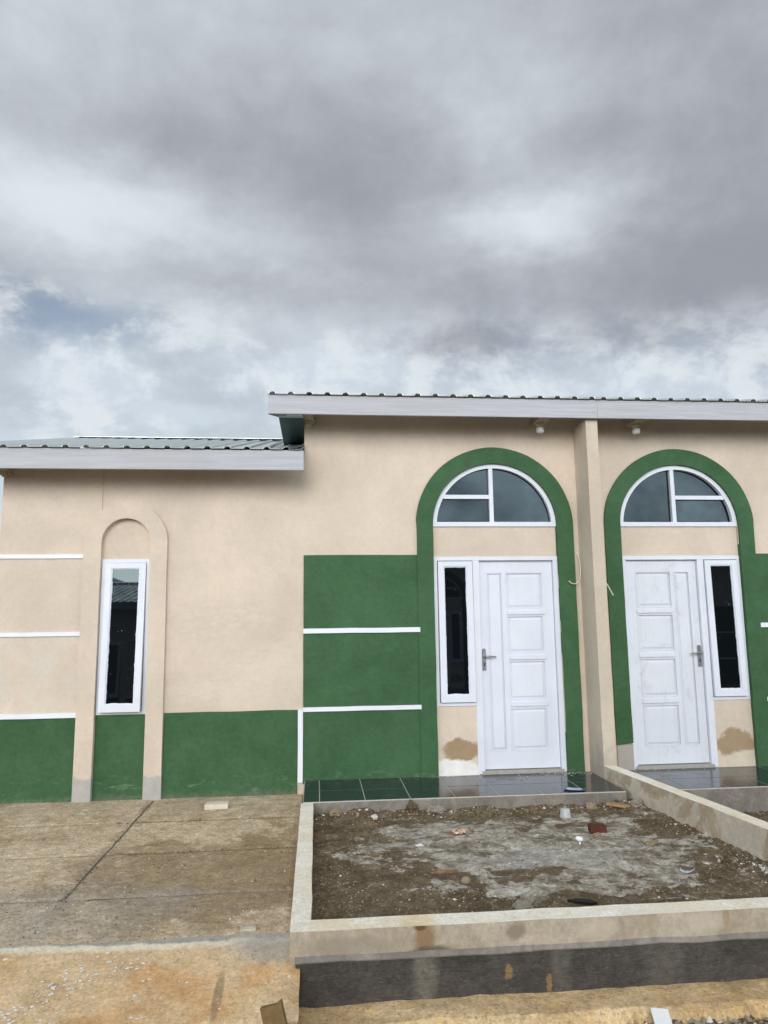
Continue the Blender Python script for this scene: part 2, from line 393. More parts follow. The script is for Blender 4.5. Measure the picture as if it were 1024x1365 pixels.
# ------------------------------------------------------------------ mesh helper
MIRX = 6.045          # the second house mirrors the first: x -> MIRX - x
class MB:
    def __init__(s, mirror=False, off=(0, 0, 0)):
        s.bm = bmesh.new(); s.mirror = mirror; s.off = Vector(off); s.mi = 0
    def box(s, x0, x1, y0, y1, z0, z1, bev=.003, mi=None):
        bm = s.bm
        vs = [bm.verts.new((x, y, z)) for z in (z0, z1) for y in (y0, y1) for x in (x0, x1)]
        fs = [bm.faces.new([vs[i] for i in q]) for q in ((0, 2, 3, 1), (4, 5, 7, 6), (0, 1, 5, 4), (2, 6, 7, 3), (0, 4, 6, 2), (1, 3, 7, 5))]
        for f in fs: f.material_index = s.mi if mi is None else mi
        if bev:
            es = {e for f in fs for e in f.edges}
            r = bmesh.ops.bevel(bm, geom=list(es), offset=bev, segments=1, affect='EDGES', profile=.5)
            for f in r['faces']: f.material_index = s.mi if mi is None else mi
        return vs
    def prism(s, loops, a0, a1, axis='y', mi=None):
        """closed 2-D loops (first the outline, then holes) pushed from a0 to a1 along axis"""
        bm = s.bm; mi = s.mi if mi is None else mi
        def P(p, a):
            return (p[0], a, p[1]) if axis == 'y' else ((a, p[0], p[1]) if axis == 'x' else (p[0], p[1], a))
        A = []; edges = []
        for lp in loops:
            vs = [bm.verts.new(P(p, a0)) for p in lp]; A.append(vs)
            edges += [bm.edges.new((vs[i], vs[(i + 1) % len(vs)])) for i in range(len(vs))]
        r = bmesh.ops.triangle_fill(bm, use_beauty=True, use_dissolve=False, edges=edges)
        caps = [g for g in r['geom'] if isinstance(g, bmesh.types.BMFace)]
        mp = {}
        for lp, vs in zip(loops, A):
            for p, v in zip(lp, vs): mp[v] = bm.verts.new(P(p, a1))
        for f in caps:
            f.material_index = mi
            g = bm.faces.new([mp[v] for v in reversed(f.verts)]); g.material_index = mi
        for vs in A:
            n = len(vs)
            for i in range(n):
                j = (i + 1) % n
                f = bm.faces.new((vs[i], vs[j], mp[vs[j]], mp[vs[i]])); f.material_index = mi
    def grid(s, f, nu, nv, mi=None):
        vs = [[s.bm.verts.new(f(i / nu, j / nv)) for i in range(nu + 1)] for j in range(nv + 1)]
        for j in range(nv):
            for i in range(nu):
                q = s.bm.faces.new((vs[j][i], vs[j][i + 1], vs[j + 1][i + 1], vs[j + 1][i])); q.material_index = s.mi if mi is None else mi
    def tube(s, pts, r, n=8, mi=None, taper=None):
        pts = [Vector(p) for p in pts]; rings = []
        for k, p in enumerate(pts):
            d = (pts[min(k + 1, len(pts) - 1)] - pts[max(k - 1, 0)]).normalized()
            u = d.cross(Vector((0, 0, 1)) if abs(d.z) < .9 else Vector((1, 0, 0))).normalized(); v = d.cross(u)
            rr = r if taper is None else r * taper[k]
            rings.append([s.bm.verts.new(p + (u * math.cos(2 * math.pi * i / n) + v * math.sin(2 * math.pi * i / n)) * rr) for i in range(n)])
        m_ = s.mi if mi is None else mi
        for a, b in zip(rings, rings[1:]):
            for i in range(n):
                f = s.bm.faces.new((a[i], a[(i + 1) % n], b[(i + 1) % n], b[i])); f.material_index = m_; f.smooth = True
        for q in (rings[0], rings[-1]): s.bm.faces.new(q).material_index = m_
    def lathe(s, prof, c, n=20, mi=None, rot=None, sq=0.):
        rings = []; c = Vector(c)
        for (r, z) in prof:
            ring = []
            for i in range(n):
                a = 2 * math.pi * i / n
                k = 1 + sq * (abs(math.sin(2 * a)) ** 2)
                p = Vector((math.cos(a) * r * k, math.sin(a) * r * k, z))
                if rot: p = rot @ p
                ring.append(s.bm.verts.new(c + p))
            rings.append(ring)
        m_ = s.mi if mi is None else mi
        for a, b in zip(rings, rings[1:]):
            for i in range(n):
                f = s.bm.faces.new((a[i], a[(i + 1) % n], b[(i + 1) % n], b[i])); f.material_index = m_; f.smooth = True
        s.bm.faces.new(rings[0]).material_index = m_; s.bm.faces.new(rings[-1]).material_index = m_
    def blob(s, c, r, sub=2, rough=.25, seed=0, flat=1., mi=None, fq=1.6):
        t = bmesh.ops.create_icosphere(s.bm, subdivisions=sub, radius=1)
        c = Vector(c)
        for v in t['verts']:
            d = v.co.normalized()
            k = 1 + rough * N.noise(d * fq + Vector((seed * 7.3, seed * 3.1, 1.7))) * 1.6 + rough * .5 * N.noise(d * fq * 2.7 + Vector((seed, 2, 9)))
            v.co = c + Vector((d.x * r[0] * k, d.y * r[1] * k, d.z * r[2] * k))
        for f in {f for v in t['verts'] for f in v.link_faces}: f.material_index = s.mi if mi is None else mi
    def build(s, name, mats, parent=None, smooth=False, jit=0., fixn=True):
        bm = s.bm
        if s.mirror:
            for v in bm.verts: v.co.x = MIRX - v.co.x
        for v in bm.verts: v.co -= s.off
        if fixn: bmesh.ops.recalc_face_normals(bm, faces=bm.faces)
        if jit:
            for v in bm.verts:
                v.co += Vector((N.noise(v.co * 6), N.noise(v.co * 6 + Vector((9, 0, 0))), N.noise(v.co * 6 + Vector((0, 9, 0))))) * jit
        if smooth:
            for f in bm.faces: f.smooth = True
        me = bpy.data.meshes.new(name); bm.to_mesh(me); bm.free()
        for m in (mats if isinstance(mats, (list, tuple)) else [mats]):
            me.materials.append(M[m] if isinstance(m, str) else m)
        o = bpy.data.objects.new(name, me); COL.objects.link(o)
        if parent is not None: o.parent = parent
        return o

def empty(name, loc, label=None, cat=None, group=None):
    o = bpy.data.objects.new(name, None); COL.objects.link(o); o.location = loc; o.empty_display_size = .2
    tag(o, label, cat, group); return o
def tag(o, label=None, cat=None, group=None, kind=None):
    if label: o['label'] = label
    if cat: o['category'] = cat
    if group: o['group'] = group
    if kind: o['kind'] = kind
    return o
def structure(o): o['kind'] = 'structure'; return o
def copy_tree(o, parent=None):
    c = o.copy(); COL.objects.link(c)
    if parent is not None: c.parent = parent
    for ch in list(o.children): copy_tree(ch, c)
    return c

def wob(pts, amp=.004, step=.12, seed=0.):
    """hand-trowelled outline: subdivide a closed loop and nudge it"""
    out = []
    n = len(pts)
    for i in range(n):
        a, b = Vector(pts[i]), Vector(pts[(i + 1) % n]); L = (b - a).length; k = max(1, int(L / step))
        for j in range(k):
            p = a.lerp(b, j / k)
            q = Vector((p.x * 3.1 + seed, p.y * 3.1, seed * 1.7))
            out.append((p.x + amp * N.noise(q), p.y + amp * N.noise(q + Vector((5, 5, 5)))))
    return out
def rect(x0, x1, z0, z1): return [(x0, z0), (x1, z0), (x1, z1), (x0, z1)]
def arc(cx, cz, r, a0=0, a1=180, n=40): return [(cx + r * math.cos(R(a0 + (a1 - a0) * i / n)), cz + r * math.sin(R(a0 + (a1 - a0) * i / n))) for i in range(n + 1)]

# ------------------------------------------------------------------ camera
cam = bpy.data.objects.new('camera', bpy.data.cameras.new('camera')); COL.objects.link(cam)
yaw, pitch, roll = R(5.3530064), R(8.37971107), R(-.69165008)
fw = Vector((math.sin(yaw) * math.cos(pitch), math.cos(yaw) * math.cos(pitch), math.sin(pitch)))
rt = Vector((math.cos(yaw), -math.sin(yaw), 0)); up = rt.cross(fw)
r2 = rt * math.cos(roll) + up * math.sin(roll); u2 = -rt * math.sin(roll) + up * math.cos(roll)
cam.matrix_world = Matrix(((r2.x, u2.x, -fw.x, .133), (r2.y, u2.y, -fw.y, -7.4577), (r2.z, u2.z, -fw.z, 1.5264), (0, 0, 0, 1)))
cam.data.sensor_fit = 'HORIZONTAL'; cam.data.sensor_width = 36; cam.data.lens = 965.75 / 1024 * 36
cam.data.clip_start = .05; cam.data.clip_end = 3000
sc.camera = cam
sc.render.resolution_x, sc.render.resolution_y = 768, 1024

# ------------------------------------------------------------------ the houses
PZ = -.035            # porch tiles
SL = math.tan(R(15))  # roof slope
def corrug(mb, x0, x1, yf, zf, yr, yb, pitch=.19, h=.023, w=.068, ph=0.):
    """ribbed roof sheet: front eave, ridge, back eave"""
    xs = []
    k0 = math.floor((x0 - ph) / pitch)
    x = x0; pts = {x0, x1}
    k = k0
    while ph + k * pitch < x1 + pitch:
        c = ph + k * pitch
        for j in range(9):
            q = c - w / 2 + w * j / 8
            if x0 < q < x1: pts.add(q)
        k += 1
    pts = sorted(pts)
    def hz(x):
        d = ((x - ph + pitch / 2) % pitch) - pitch / 2
        return h * math.sqrt(max(0, 1 - (2 * d / w) ** 2)) if abs(d) < w / 2 else 0.
    zr = zf + (yr - yf) * SL
    ys = [yf + (yr - yf) * i / 10 for i in range(11)]
    zs = [zf + (y - yf) * SL for y in ys]
    ys += [yb]; zs += [zr - (yb - yr) * SL]
    rows = []
    for y, z in zip(ys, zs):
        rows.append([mb.bm.verts.new((x, y, z + hz(x) + (.004 * N.noise(Vector((x * 2, y * 1.3, 0)))))) for x in pts])
    for a, b in zip(rows, rows[1:]):
        for i in range(len(pts) - 1): mb.bm.faces.new((a[i], a[i + 1], b[i + 1], b[i]))

def make_house(mirror, root, infill, doormat, mull):
    off = root.location
    def mb(): return MB(mirror, off)
    CX, CZ, RO, RI = 2.007, 2.485, .843, .667
    NX, NZ, NO, NI = -1.768, 2.318, .405, .238
    # --- wall shell
    w = mb()
    door_hole = [(1.340, PZ - .2), (1.340, CZ)] + list(reversed(arc(CX, CZ, RI)))[1:-1] + [(CX + RI, CZ), (CX + RI, PZ - .2)]
    outline = [(-2.99, -.5), (3.022, -.5), (3.022, 3.86), (0, 3.86), (0, 3.24), (-2.99, 3.24)]
    # front wall in pieces round the openings
    nh = [(NX - NI, -.3), (NX - NI, NZ)] + list(reversed(arc(NX, NZ, NI)))[1:-1] + [(NX + NI, NZ), (NX + NI, -.3)]
    w.prism([outline, door_hole, nh], 0, .15)
    w.prism([rect(-2.99, -2.024, 1.0, 3.2)], -.011, 0)          # slightly proud skim left of the hairline step
    # side, back and the upper gable wall over the low roof
    zr = 3.80 + (3.4 + .45) * SL
    side = [(.15, -.5), (6.7, -.5), (6.7, 3.2), (3.4, 3.2 + 3.0 * SL), (.15, 3.24)]
    w.prism([side], -2.99, -2.85, 'x')
    gab = [(.15, -.5), (6.7, -.5), (6.7, 3.80), (3.4, 3.84 + 3.3 * SL), (.15, 3.86)]
    w.prism([gab], 0, .12, 'x')
    w.prism([gab], 2.85, 3.022, 'x')
    w.prism([rect(-2.99, 3.022, -.5, 3.2)], 6.55, 6.7)
    w.box(-2.95, 2.95, .05, 6.6, -.08, -.05, 0)
    w.build('wall', 'beige_wall', root)
    # --- plaster infill of the door arch and the niche
    i_ = mb()
    i_.prism([[(1.345, 2.158), (2.668, 2.158), (2.668, 2.478), (1.345, 2.478)]], .022, .14)
    i3 = mb(); i3.prism([rect(1.345, 1.777, -.2, .64)], .018, .14); i3.build('infill_panel', infill, root)
    i_.build('infill_panel', 'beige', root)
    i2 = mb(); i2.prism([[(NX - NI, 2.148), (NX + NI, 2.148)] + arc(NX, NZ, NI, n=24)], .024, .14); i2.build('infill_panel', 'beige', root)
    # --- green door arch
    a = mb()
    out = [(1.172, PZ - .06), (1.171, CZ)] + list(reversed(arc(CX, CZ, RO)))[1:-1] + [(CX + RO, CZ), (2.848, PZ - .06)]
    inn = [(2.674, PZ - .06), (CX + RI, CZ)] + arc(CX, CZ, RI)[1:-1] + [(1.340, CZ), (1.346, PZ - .06)]
    ring = wob(out + inn, .0045, .09, 3 if mirror else 1)
    if mirror:      # the foot of the leg beside the fin wall has lost its paint
        ring = wob(out[:-1] + [(2.848, .215), (2.674, .235)] + inn[1:], .0055, .09, 3)
        f = mb(); f.prism([wob(rect(2.676, 2.842, PZ - .06, .222), .004, .07, 9)], -.020, .03); f.build('bare_foot', 'green_bare', root)
    a.prism([ring], -.026, .05)
    a.build('arch_surround', 'green', root)
    # --- beige niche surround
    a = mb()
    out = [(-2.172, -.22), (NX - NO, NZ)] + list(reversed(arc(NX, NZ, NO, n=32)))[1:-1] + [(NX + NO, NZ), (-1.350, -.22)]
    inn = [(-1.516, -.22), (NX + NI, NZ)] + arc(NX, NZ, NI, n=28)[1:-1] + [(NX - NI, NZ), (-2.003, -.22)]
    a.prism([wob(out + inn, .003, .09, 5)], -.044, .05)
    a.build('arch_surround', 'beige_bare', root)
    # --- green dado panels and the banded panel beside the door
    for (x0, x1, z0, z1, y) in ((-2.99, -2.172, -.21, .618, -.008), (-2.002, -1.517, -.21, .632, .012), (-1.350, -.052, -.21, .641, -.008),
                                (.0, 1.174, PZ - .03, .622, -.012), (.0, 1.174, .664, 1.388, -.012), (.0, 1.174, 1.436, 2.180, -.012)):
        p = mb(); p.prism([wob(rect(x0, x1, z0, z1), .005, .07, x0 + z0)], y, .1 if y > 0 else .02)
        p.build('wall_panel', 'green', root)
    p = mb(); p.prism([rect(-2.985, -2.173, .664, 1.395)], -.013, .0); p.build('wall_panel', 'beige_pale', root)
    p = mb(); p.prism([rect(-2.985, -2.173, 1.435, 2.155)], -.014, .0); p.build('wall_panel', 'beige', root)
    # --- white mouldings
    for (x0, x1, z0, z1) in ((-3.0, -2.174, .618, .664), (-3.0, -2.174, 1.395, 1.435), (-3.0, -2.174, 2.155, 2.195),
                             (.0, 1.186, .622, .664), (.0, 1.186, 1.388, 1.436)):
        p = mb(); p.prism([wob(rect(x0, x1, z0, z1), .003, .08, z0)], -.030, .005); p.build('moulding', 'white_h', root)
    p = mb(); p.prism([wob(rect(-.050, -.002, -.05, .645), .003, .08, 4)], -.022, .005); p.build('moulding', 'white_h', root)
    # --- door set
    d = mb()
    d.box(1.345, 2.672, .012, .10, 2.118, 2.160)                 # head
    d.box(1.345, 1.382, .012, .10, .638, 2.118)                  # jamb left
    d.box(1.756, 1.826, .012, .10, PZ, 2.118)                    # mullion
    d.box(2.622, 2.672, .012, .10, PZ, 2.118)                    # jamb right
    d.box(1.382, 1.756, .008, .10, .638, .672)                   # sill of the side light
    d.box(1.826, 2.622, .06, .10, 2.07, 2.118, 0)
    d.build('door_frame', 'white', root)
    t_ = mb(); t_.box(1.80, 2.64, .0, .13, PZ - .02, -.004); t_.build('threshold', 'grout', root)
    lf = mb()
    X0, X1, Z0, Z1 = 1.830, 2.618, 0.004, 2.114
    W, H = X1 - X0, Z1 - Z0
    fx = lambda u: X0 + W * u
    fz = lambda v: Z1 - H * v
    holes = [rect(fx(.097), fx(.314), fz(.917), fz(.057))]
    rows = ((.057, .239), (.271, .455), (.49, .68), (.716, .917))
    for (v0, v1) in rows: holes.append(rect(fx(.36), fx(.864), fz(v1), fz(v0)))
    lf.prism([rect(X0, X1, Z0, Z1)] + holes, .052, .078)
    lf.box(X0 + .004, X1 - .004, .079, .092, Z0 + .004, Z1 - .004, 0)
    leaf = lf.build('door', doormat, root)
    for hl in holes:
        (xa, za), (xb, zb) = hl[0], hl[2]
        q = mb(); m_ = .012
        # moulded rim and raised field
        q.prism([rect(xa + .001, xb - .001, za + .001, zb - .001), rect(xa + m_, xb - m_, za + m_, zb - m_)], .0495, .079)
        i = .038 if xb - xa > .25 else .03
        bm = q.bm
        vb = [bm.verts.new((x, .0710, z)) for x, z in rect(xa + m_, xb - m_, za + m_, zb - m_)]
        vf = [bm.verts.new((x, .0575, z)) for x, z in rect(xa + i, xb - i, za + i, zb - i)]
        vg = [bm.verts.new((x, .0555, z)) for x, z in rect(xa + i + .004, xb - i - .004, za + i + .004, zb - i - .004)]
        for k in range(4):
            l = (k + 1) % 4
            bm.faces.new((vb[k], vb[l], vf[l], vf[k])); bm.faces.new((vf[k], vf[l], vg[l], vg[k]))
        bm.faces.new(vg)
        q.build('door_panel', doormat, leaf)
    for v0, v1 in ((.249, .263), (.466, .482), (.688, .706)):
        q = mb(); q.box(fx(.37), fx(.88), .040, .055, fz(v1 + .004), fz(v0 - .004), .005); q.build('door_rail', doormat, leaf)
    h = mb()
    hx = X0 + .028
    h.prism([[(hx - .02, .985), (hx + .02, .985)] + [(hx + p[0], 1.19 + p[1]) for p in arc(0, 0, .02, 0, 180, 8)]], .044, .053)
    h.box(hx - .016, hx + .016, .041, .045, .99, 1.185, .002)
    h.tube([(hx, .05, 1.13), (hx, .0, 1.13)], .010, 10)
    h.tube([(hx, .002, 1.13), (hx + .02, -.004, 1.13), (hx + .06, -.004, 1.128), (hx + .115, .004, 1.124)], .010, 10, taper=[1.05, 1, .85, .7])
    hd = h.build('door_handle', 'steel', leaf)
    k = mb(); k.box(hx - .006, hx + .006, .0395, .0415, 1.03, 1.065, .001); k.build('keyhole', 'steel_dark', leaf)
    # --- casements
    def casement(name, x0, x1, z0, z1, tilt, y, root_):
        """top-hung sash, its foot pushed out by tilt"""
        def tr(m_):
            rot = Matrix.Rotation(-tilt, 3, 'X')
            for v in m_.bm.verts:
                p = Vector((v.co.x, v.co.y - y, v.co.z - z1)); p = Matrix.Rotation(-tilt, 3, 'X') @ p
                v.co = Vector((p.x, p.y + y, p.z + z1))
        s_ = .058
        c = mb()
        c.prism([rect(x0, x1, z0, z1), rect(x0 + s_, x1 - s_, z0 + s_ + .012, z1 - s_ + .006)], y - .012, y + .03)
        c.prism([rect(x0 + s_ - .001, x1 - s_ + .001, z0 + s_ + .011, z1 - s_ + .007), rect(x0 + s_ + .010, x1 - s_ - .010, z0 + s_ + .022, z1 - s_ - .004)], y - .003, y + .02)
        tr(c); cs = c.build('casement', 'white', root_)
        g = mb(); g.box(x0 + s_ + .009, x1 - s_ - .009, y + .006, y + .012, z0 + s_ + .021, z1 - s_ - .003, 0); tr(g)
        g.build('window_pane', 'glass', root_)
    sl = mb(); sl.box(1.386, 1.752, .05, .09, 2.085, 2.117, 0); sl.box(1.384, 1.754, .075, .1, .674, 2.10, 0)
    sd = sl.build('side_window', 'white', root)
    casement('side', 1.389, 1.749, .679, 2.110, R(.86), .010, sd)
    nf = mb()
    nx0, nx1, nz0, nz1 = -2.002, -1.530, .634, 2.148
    nf.prism([rect(nx0, nx1, nz0, nz1), rect(nx0 + .036, nx1 - .036, nz0 + .03, nz1 - .036)], .004, .09)
    nf.box(nx0 + .03, nx1 - .03, .075, .10, nz0 + .03, nz1 - .03, 0)
    nw = nf.build('niche_window', 'white', root)
    casement('niche', nx0 + .040, nx1 - .040, nz0 + .030, nz1 - .040, R(2.45), .0, nw)
    # --- half-round fanlight
    f = mb(); rf = RI - .002; s_ = .045
    zb = 2.478
    def chord(r, z): return math.sqrt(max(0, r * r - (z - CZ) ** 2)) if z > CZ else r
    fo = [(CX - rf, zb), (CX + rf, zb)] + arc(CX, CZ, rf)
    ri = rf - s_; zi = zb + .048
    b0 = math.degrees(math.asin((zi - CZ) / ri))
    fi = arc(CX, CZ, ri, b0, 180 - b0)
    f.prism([fo, fi], .004, .075)
    mx = mull
    ztop = CZ + math.sqrt(ri * ri - (mx - CX) ** 2) + .004
    f.box(mx - .022, mx + .022, .006, .07, zi - .003, ztop, .002)
    zt = 2.795
    xl = CX - math.sqrt(ri * ri - (zt - CZ) ** 2) - .004
    f.box(xl, mx - .021, .008, .07, zt - .022, zt + .022, .002)
    fl = f.build('fanlight', 'white', root)
    rg = ri + .004; zg = zi - .004
    def pane(pts):
        g = mb(); g.prism([pts], .050, .056); g.build('window_pane', 'glass_clean', fl)
    a_m = math.degrees(math.acos((mx - CX) / rg)); a_t = 180 - math.degrees(math.asin((zt - CZ) / rg)); a_b = math.degrees(math.asin((zg - CZ) / rg))
    pane([(mx, zg)] + arc(CX, CZ, rg, a_b, a_m, 24))
    pane([(mx, zt)] + arc(CX, CZ, rg, a_m, a_t, 18))
    pane([(mx, zg), (mx, zt)] + arc(CX, CZ, rg, a_t, 180 - a_b, 10))
    # --- eaves
    for (x0, x1, z0, z1) in ((-3.38, .004, 2.980, 3.180), (-.350, 3.0222, 3.550, 3.742)):
        f = mb(); f.box(x0, x1, -.430, -.402, z0, z1, .003); f.build('fascia_board', 'fascia', root)
    r = mb(); corrug(r, -3.40, .0, -.455, 3.184, 3.4, 7.1, ph=.02); lo = r.build('roof', 'roof', root)
    r = mb(); corrug(r, -.360, 3.0225, -.455, 3.748, 3.4, 7.1, pitch=.1815, ph=.055); hi = r.build('roof', 'roof', root)
    for (x0, x1, z) in ((-3.40, -.01, 3.184), (-.36, 3.02, 3.748)):
        rc = mb(); zr_ = z + 3.855 * SL + .045
        rc.prism([[(3.20, zr_ - .2 * SL), (3.4, zr_), (3.6, zr_ - .2 * SL), (3.6, zr_ - .2 * SL + .004), (3.4, zr_ + .005), (3.20, zr_ - .2 * SL + .004)]], x0, x1, 'x'); rc.build('ridge_cap', 'roof', root)
    for o in (lo, hi):
        md = o.modifiers.new('t', 'SOLIDIFY'); md.thickness = .004; md.offset = 1
    s_ = mb(); s_.box(-.246, -.002, -.400, .80, 3.520, 3.540, 0); s_.build('soffit_panel', 'soffit', root)
    s_ = mb(); s_.box(-.350, -.335, -.400, 3.4, 3.548, 3.62, 0)
    s_.bm.clear(); s_.prism([[(-.40, 3.55), (-.40, 3.735), (3.4, 3.735 + 3.8 * SL), (3.4, 3.55 + 3.8 * SL)]], -.350, -.336, 'x'); s_.build('barge_board', 'fascia', root)
    s_ = mb(); s_.prism([[(-.40, 2.98), (-.40, 3.17), (3.4, 3.17 + 3.8 * SL), (3.4, 2.98 + 3.8 * SL)]], -3.38, -3.366, 'x'); s_.build('barge_board', 'fascia', root)
    fl_ = mb()
    fl_.grid(lambda u, v: (-.155 + .152 * u, -.47 + 1.6 * v, 3.200 + (1.6 * v) * SL + .05 * max(0, u - .6) + .016 * N.noise(Vector((u * 5, v * 22, 3)))), 10, 60)
    o = fl_.build('flashing', 'flash', root, smooth=False); md = o.modifiers.new('t', 'SOLIDIFY'); md.thickness = .004
    # rafter ends crusted with mortar
    for (c, rr, sd_) in (((.045, -.05, 3.585), (.062, .07, .075), 1), ((-2.955, -.06, 3.03), (.055, .07, .055), 2)):
        b_ = mb(); b_.box(c[0] - rr[0] * .8, c[0] + rr[0] * .8, c[1] - .33, c[1] + .07, c[2] - .01, c[2] + rr[2], .006)
        b_.blob(c, rr, 3, .35, sd_, fq=2.4); b_.build('rafter_end', 'wood_beam', root)
    rf_ = mb(); rf_.box(2.43, 2.56, -.40, .0, 3.565, 3.63, .004); rf_.build('rafter', 'wood_beam', root)
    # --- porch: cement slab with tiles
    po = mb(); po.box(.015, 2.915 if not mirror else 3.0, -.860, .02, -.5, PZ - .012, .004)
    pr = po.build('porch', 'riser', root)
    gb = mb(); gb.box(.017, 2.913, -.858, -.0005, PZ - .011, PZ - .0018, 0); gb.build('grout_bed', 'grout_bright', pr)
    tl = mb()
    xs = [.018, .160] + [.160 + .398 * k for k in range(1, 7)] + [2.912]
    ys = [-.857, -.455, -.056, -.001]
    for i in range(len(xs) - 1):
        for j in range(len(ys) - 1):
            if xs[i + 1] - xs[i] < .02: continue
            tl.box(xs[i] + .0034, xs[i + 1] - .0034, ys[j] + .0034, ys[j + 1] - .0034, PZ - .0032, PZ + random.uniform(-.0006, .0006), .0012)
    tl.build('floor_tiles', 'tile', pr)

houseA = empty('house', (0, 0, 0), 'cream house with a low green based wing, narrow arched niche window and clean white door', 'house')
make_house(False, houseA, 'infill', 'door_a', 1.980)
houseB = empty('house', (6.045, 0, 0), 'cream neighbour house with a worn white door and a peeled green arch foot', 'house')
make_house(True, houseB, 'infill_mirror', 'door_b', 2.045)

# the row across the street, seen in the window panes
for src, x0, lab in ((houseA, 5.71, 'cream house across the street mirrored in the pane beside the clean white door'),
                     (houseA, -7.2, 'cream house across the street mirrored in the narrow niche window pane'),
                     (houseB, 17.5, 'cream house across the street mirrored in the pane beside the worn white door')):
    c = copy_tree(src); c.location = (x0 if src is houseA else x0 - 6.045, -13.5, 0); c.rotation_euler = (0, 0, math.pi)
    c['label'] = lab

# ------------------------------------------------------------------ walls
def handmade(mb_, amp, size=.09):
    """cut a mesh finely and let its faces waver as hand-rendered cement does"""
    bm = mb_.bm
    for _ in range(4):
        es = [e for e in bm.edges if e.calc_length() > size * 1.6]
        if not es: break
        bmesh.ops.subdivide_edges(bm, edges=es, cuts=1, use_grid_fill=True)
    for v in bm.verts:
        q = v.co * 4.2
        v.co += Vector((N.noise(q), N.noise(q + Vector((11, 3, 0))), N.noise(q + Vector((0, 7, 13))))) * amp
        q = v.co * 17
        v.co += Vector((N.noise(q), N.noise(q + Vector((1, 3, 0))), N.noise(q + Vector((0, 7, 3))))) * amp * .4
def top_mat(mb_, zmin, idx=1):
    mb_.bm.normal_update()
    for f in mb_.bm.faces:
        if f.normal.z > .75 and f.calc_center_median().z > zmin: f.material_index = idx

w = MB(); w.prism([[(2.911, -.3725), (3.036, -.3725), (3.036, 0), (2.911, 0)]], -.5, 3.547, 'z')
bmesh.ops.recalc_face_normals(w.bm, faces=w.bm.faces); handmade(w, .0025, .2)
tag(w.build('fin_wall', 'fin'), 'tall narrow cream fin wall between the two green door arches', 'wall')

w = MB(off=(0, -2, 0)); zt = -.042
w.prism([[(0, -.862), (0, -3.485), (3.42, -3.485), (3.42, -3.345), (.107, -3.345), (.107, -.862)]], -.163, zt, 'z')
w.prism([[(.004, -.87), (.004, -3.481), (3.42, -3.481), (3.42, -3.35), (.103, -3.35), (.103, -.87)]], -.5, -.163, 'z')
bmesh.ops.recalc_face_normals(w.bm, faces=w.bm.faces); handmade(w, .004, .07); top_mat(w, -.07)
gw = w.build('garden_wall', ['wall_cement', 'cream_top']); gw.location = (0, -2, 0)
tag(gw, 'low cream topped garden wall round two sides of the bare yard', 'wall')
w = MB(off=(0, -2, 0))
w.prism([[(-3.482, -.182), (-3.497, -.188), (-3.499, -.5), (-3.482, -.5)]], .03, 3.42, 'x')
bmesh.ops.recalc_face_normals(w.bm, faces=w.bm.faces); handmade(w, .0035, .06)
w.build('base_course', 'dark_base', gw).location = (0, 0, 0)
w = MB(off=(0, -2, 0))
w.prism([[(-3.478, -.155), (-3.490, -.163), (-3.503, -.180), (-3.500, -.187), (-3.478, -.187)]], .03, 3.42, 'x')
bmesh.ops.recalc_face_normals(w.bm, faces=w.bm.faces); handmade(w, .010, .03)
w.build('mortar_ledge', 'riser', gw)

w = MB(off=(2.97, -.37, 0)); L = 3.15; dx, dy = .1165, -.9932
def pw(s_, t_): return (2.911 + dx * s_ + t_ * .9932, -.374 + dy * s_ + t_ * .1165)
w.prism([[pw(.0, 0), pw(L, 0), pw(L, .126), pw(-.012, .124)]], -.5, .086, 'z')
bmesh.ops.recalc_face_normals(w.bm, faces=w.bm.faces); handmade(w, .004, .07); top_mat(w, .05)
lw = w.build('low_wall', ['party_cement', 'cream_top']); lw.location = (2.97, -.37, 0)
tag(lw, 'low white topped dividing wall running from the fin wall towards the street', 'wall')

# ------------------------------------------------------------------ ground
g = MB()
g.grid(lambda u, v: (-600 + 1200 * u, -600 + 1200 * v, -.45), 6, 6)
structure(g.build('ground', 'ground'))
g = MB()
xs = [-3.6, -1.420, -1.403, .0]; rows = [(-3.215, -2.552), (-2.547, -1.688), (-1.682, -.833), (-.827, .02)]
def slab(x0, x1, y0, y1):
    def zf(x, y): return -.157 + .004 * N.noise(Vector((x * 1.3, y * 1.3, 0))) + .0016 * N.noise(Vector((x * 8, y * 8, 2)))
    nx = max(2, int((x1 - x0) / .04)); ny = max(2, int((y1 - y0) / .04))
    def f(u, v):
        x = x0 + (x1 - x0) * u; y = y0 + (y1 - y0) * v
        if u in (0, 1): x += .006 * N.noise(Vector((x, y * 9, 5)))
        if v in (0, 1): y += .006 * N.noise(Vector((x * 9, y, 5)))
        e = min(u * (x1 - x0), (1 - u) * (x1 - x0), v * (y1 - y0), (1 - v) * (y1 - y0))
        return (x, y, zf(x, y) - (.006 if e < .001 else 0))
    g.grid(f, nx, ny)
slab(xs[0], xs[3], *rows[0])
for (y0, y1) in rows[1:]:
    slab(xs[0], xs[1], y0, y1); slab(xs[2], xs[3], y0, y1)
g.box(-3.6, 0, -3.21, .0, -.4, -.1655, 0, mi=1)
structure(g.build('driveway', ['drive', 'joint'], fixn=False))
g = MB()
def rz(y): return -.162 - .098 * ((-3.235 - y) / .62) if y < -3.235 else -.162 + .008 * ((y + 3.235) / .035)
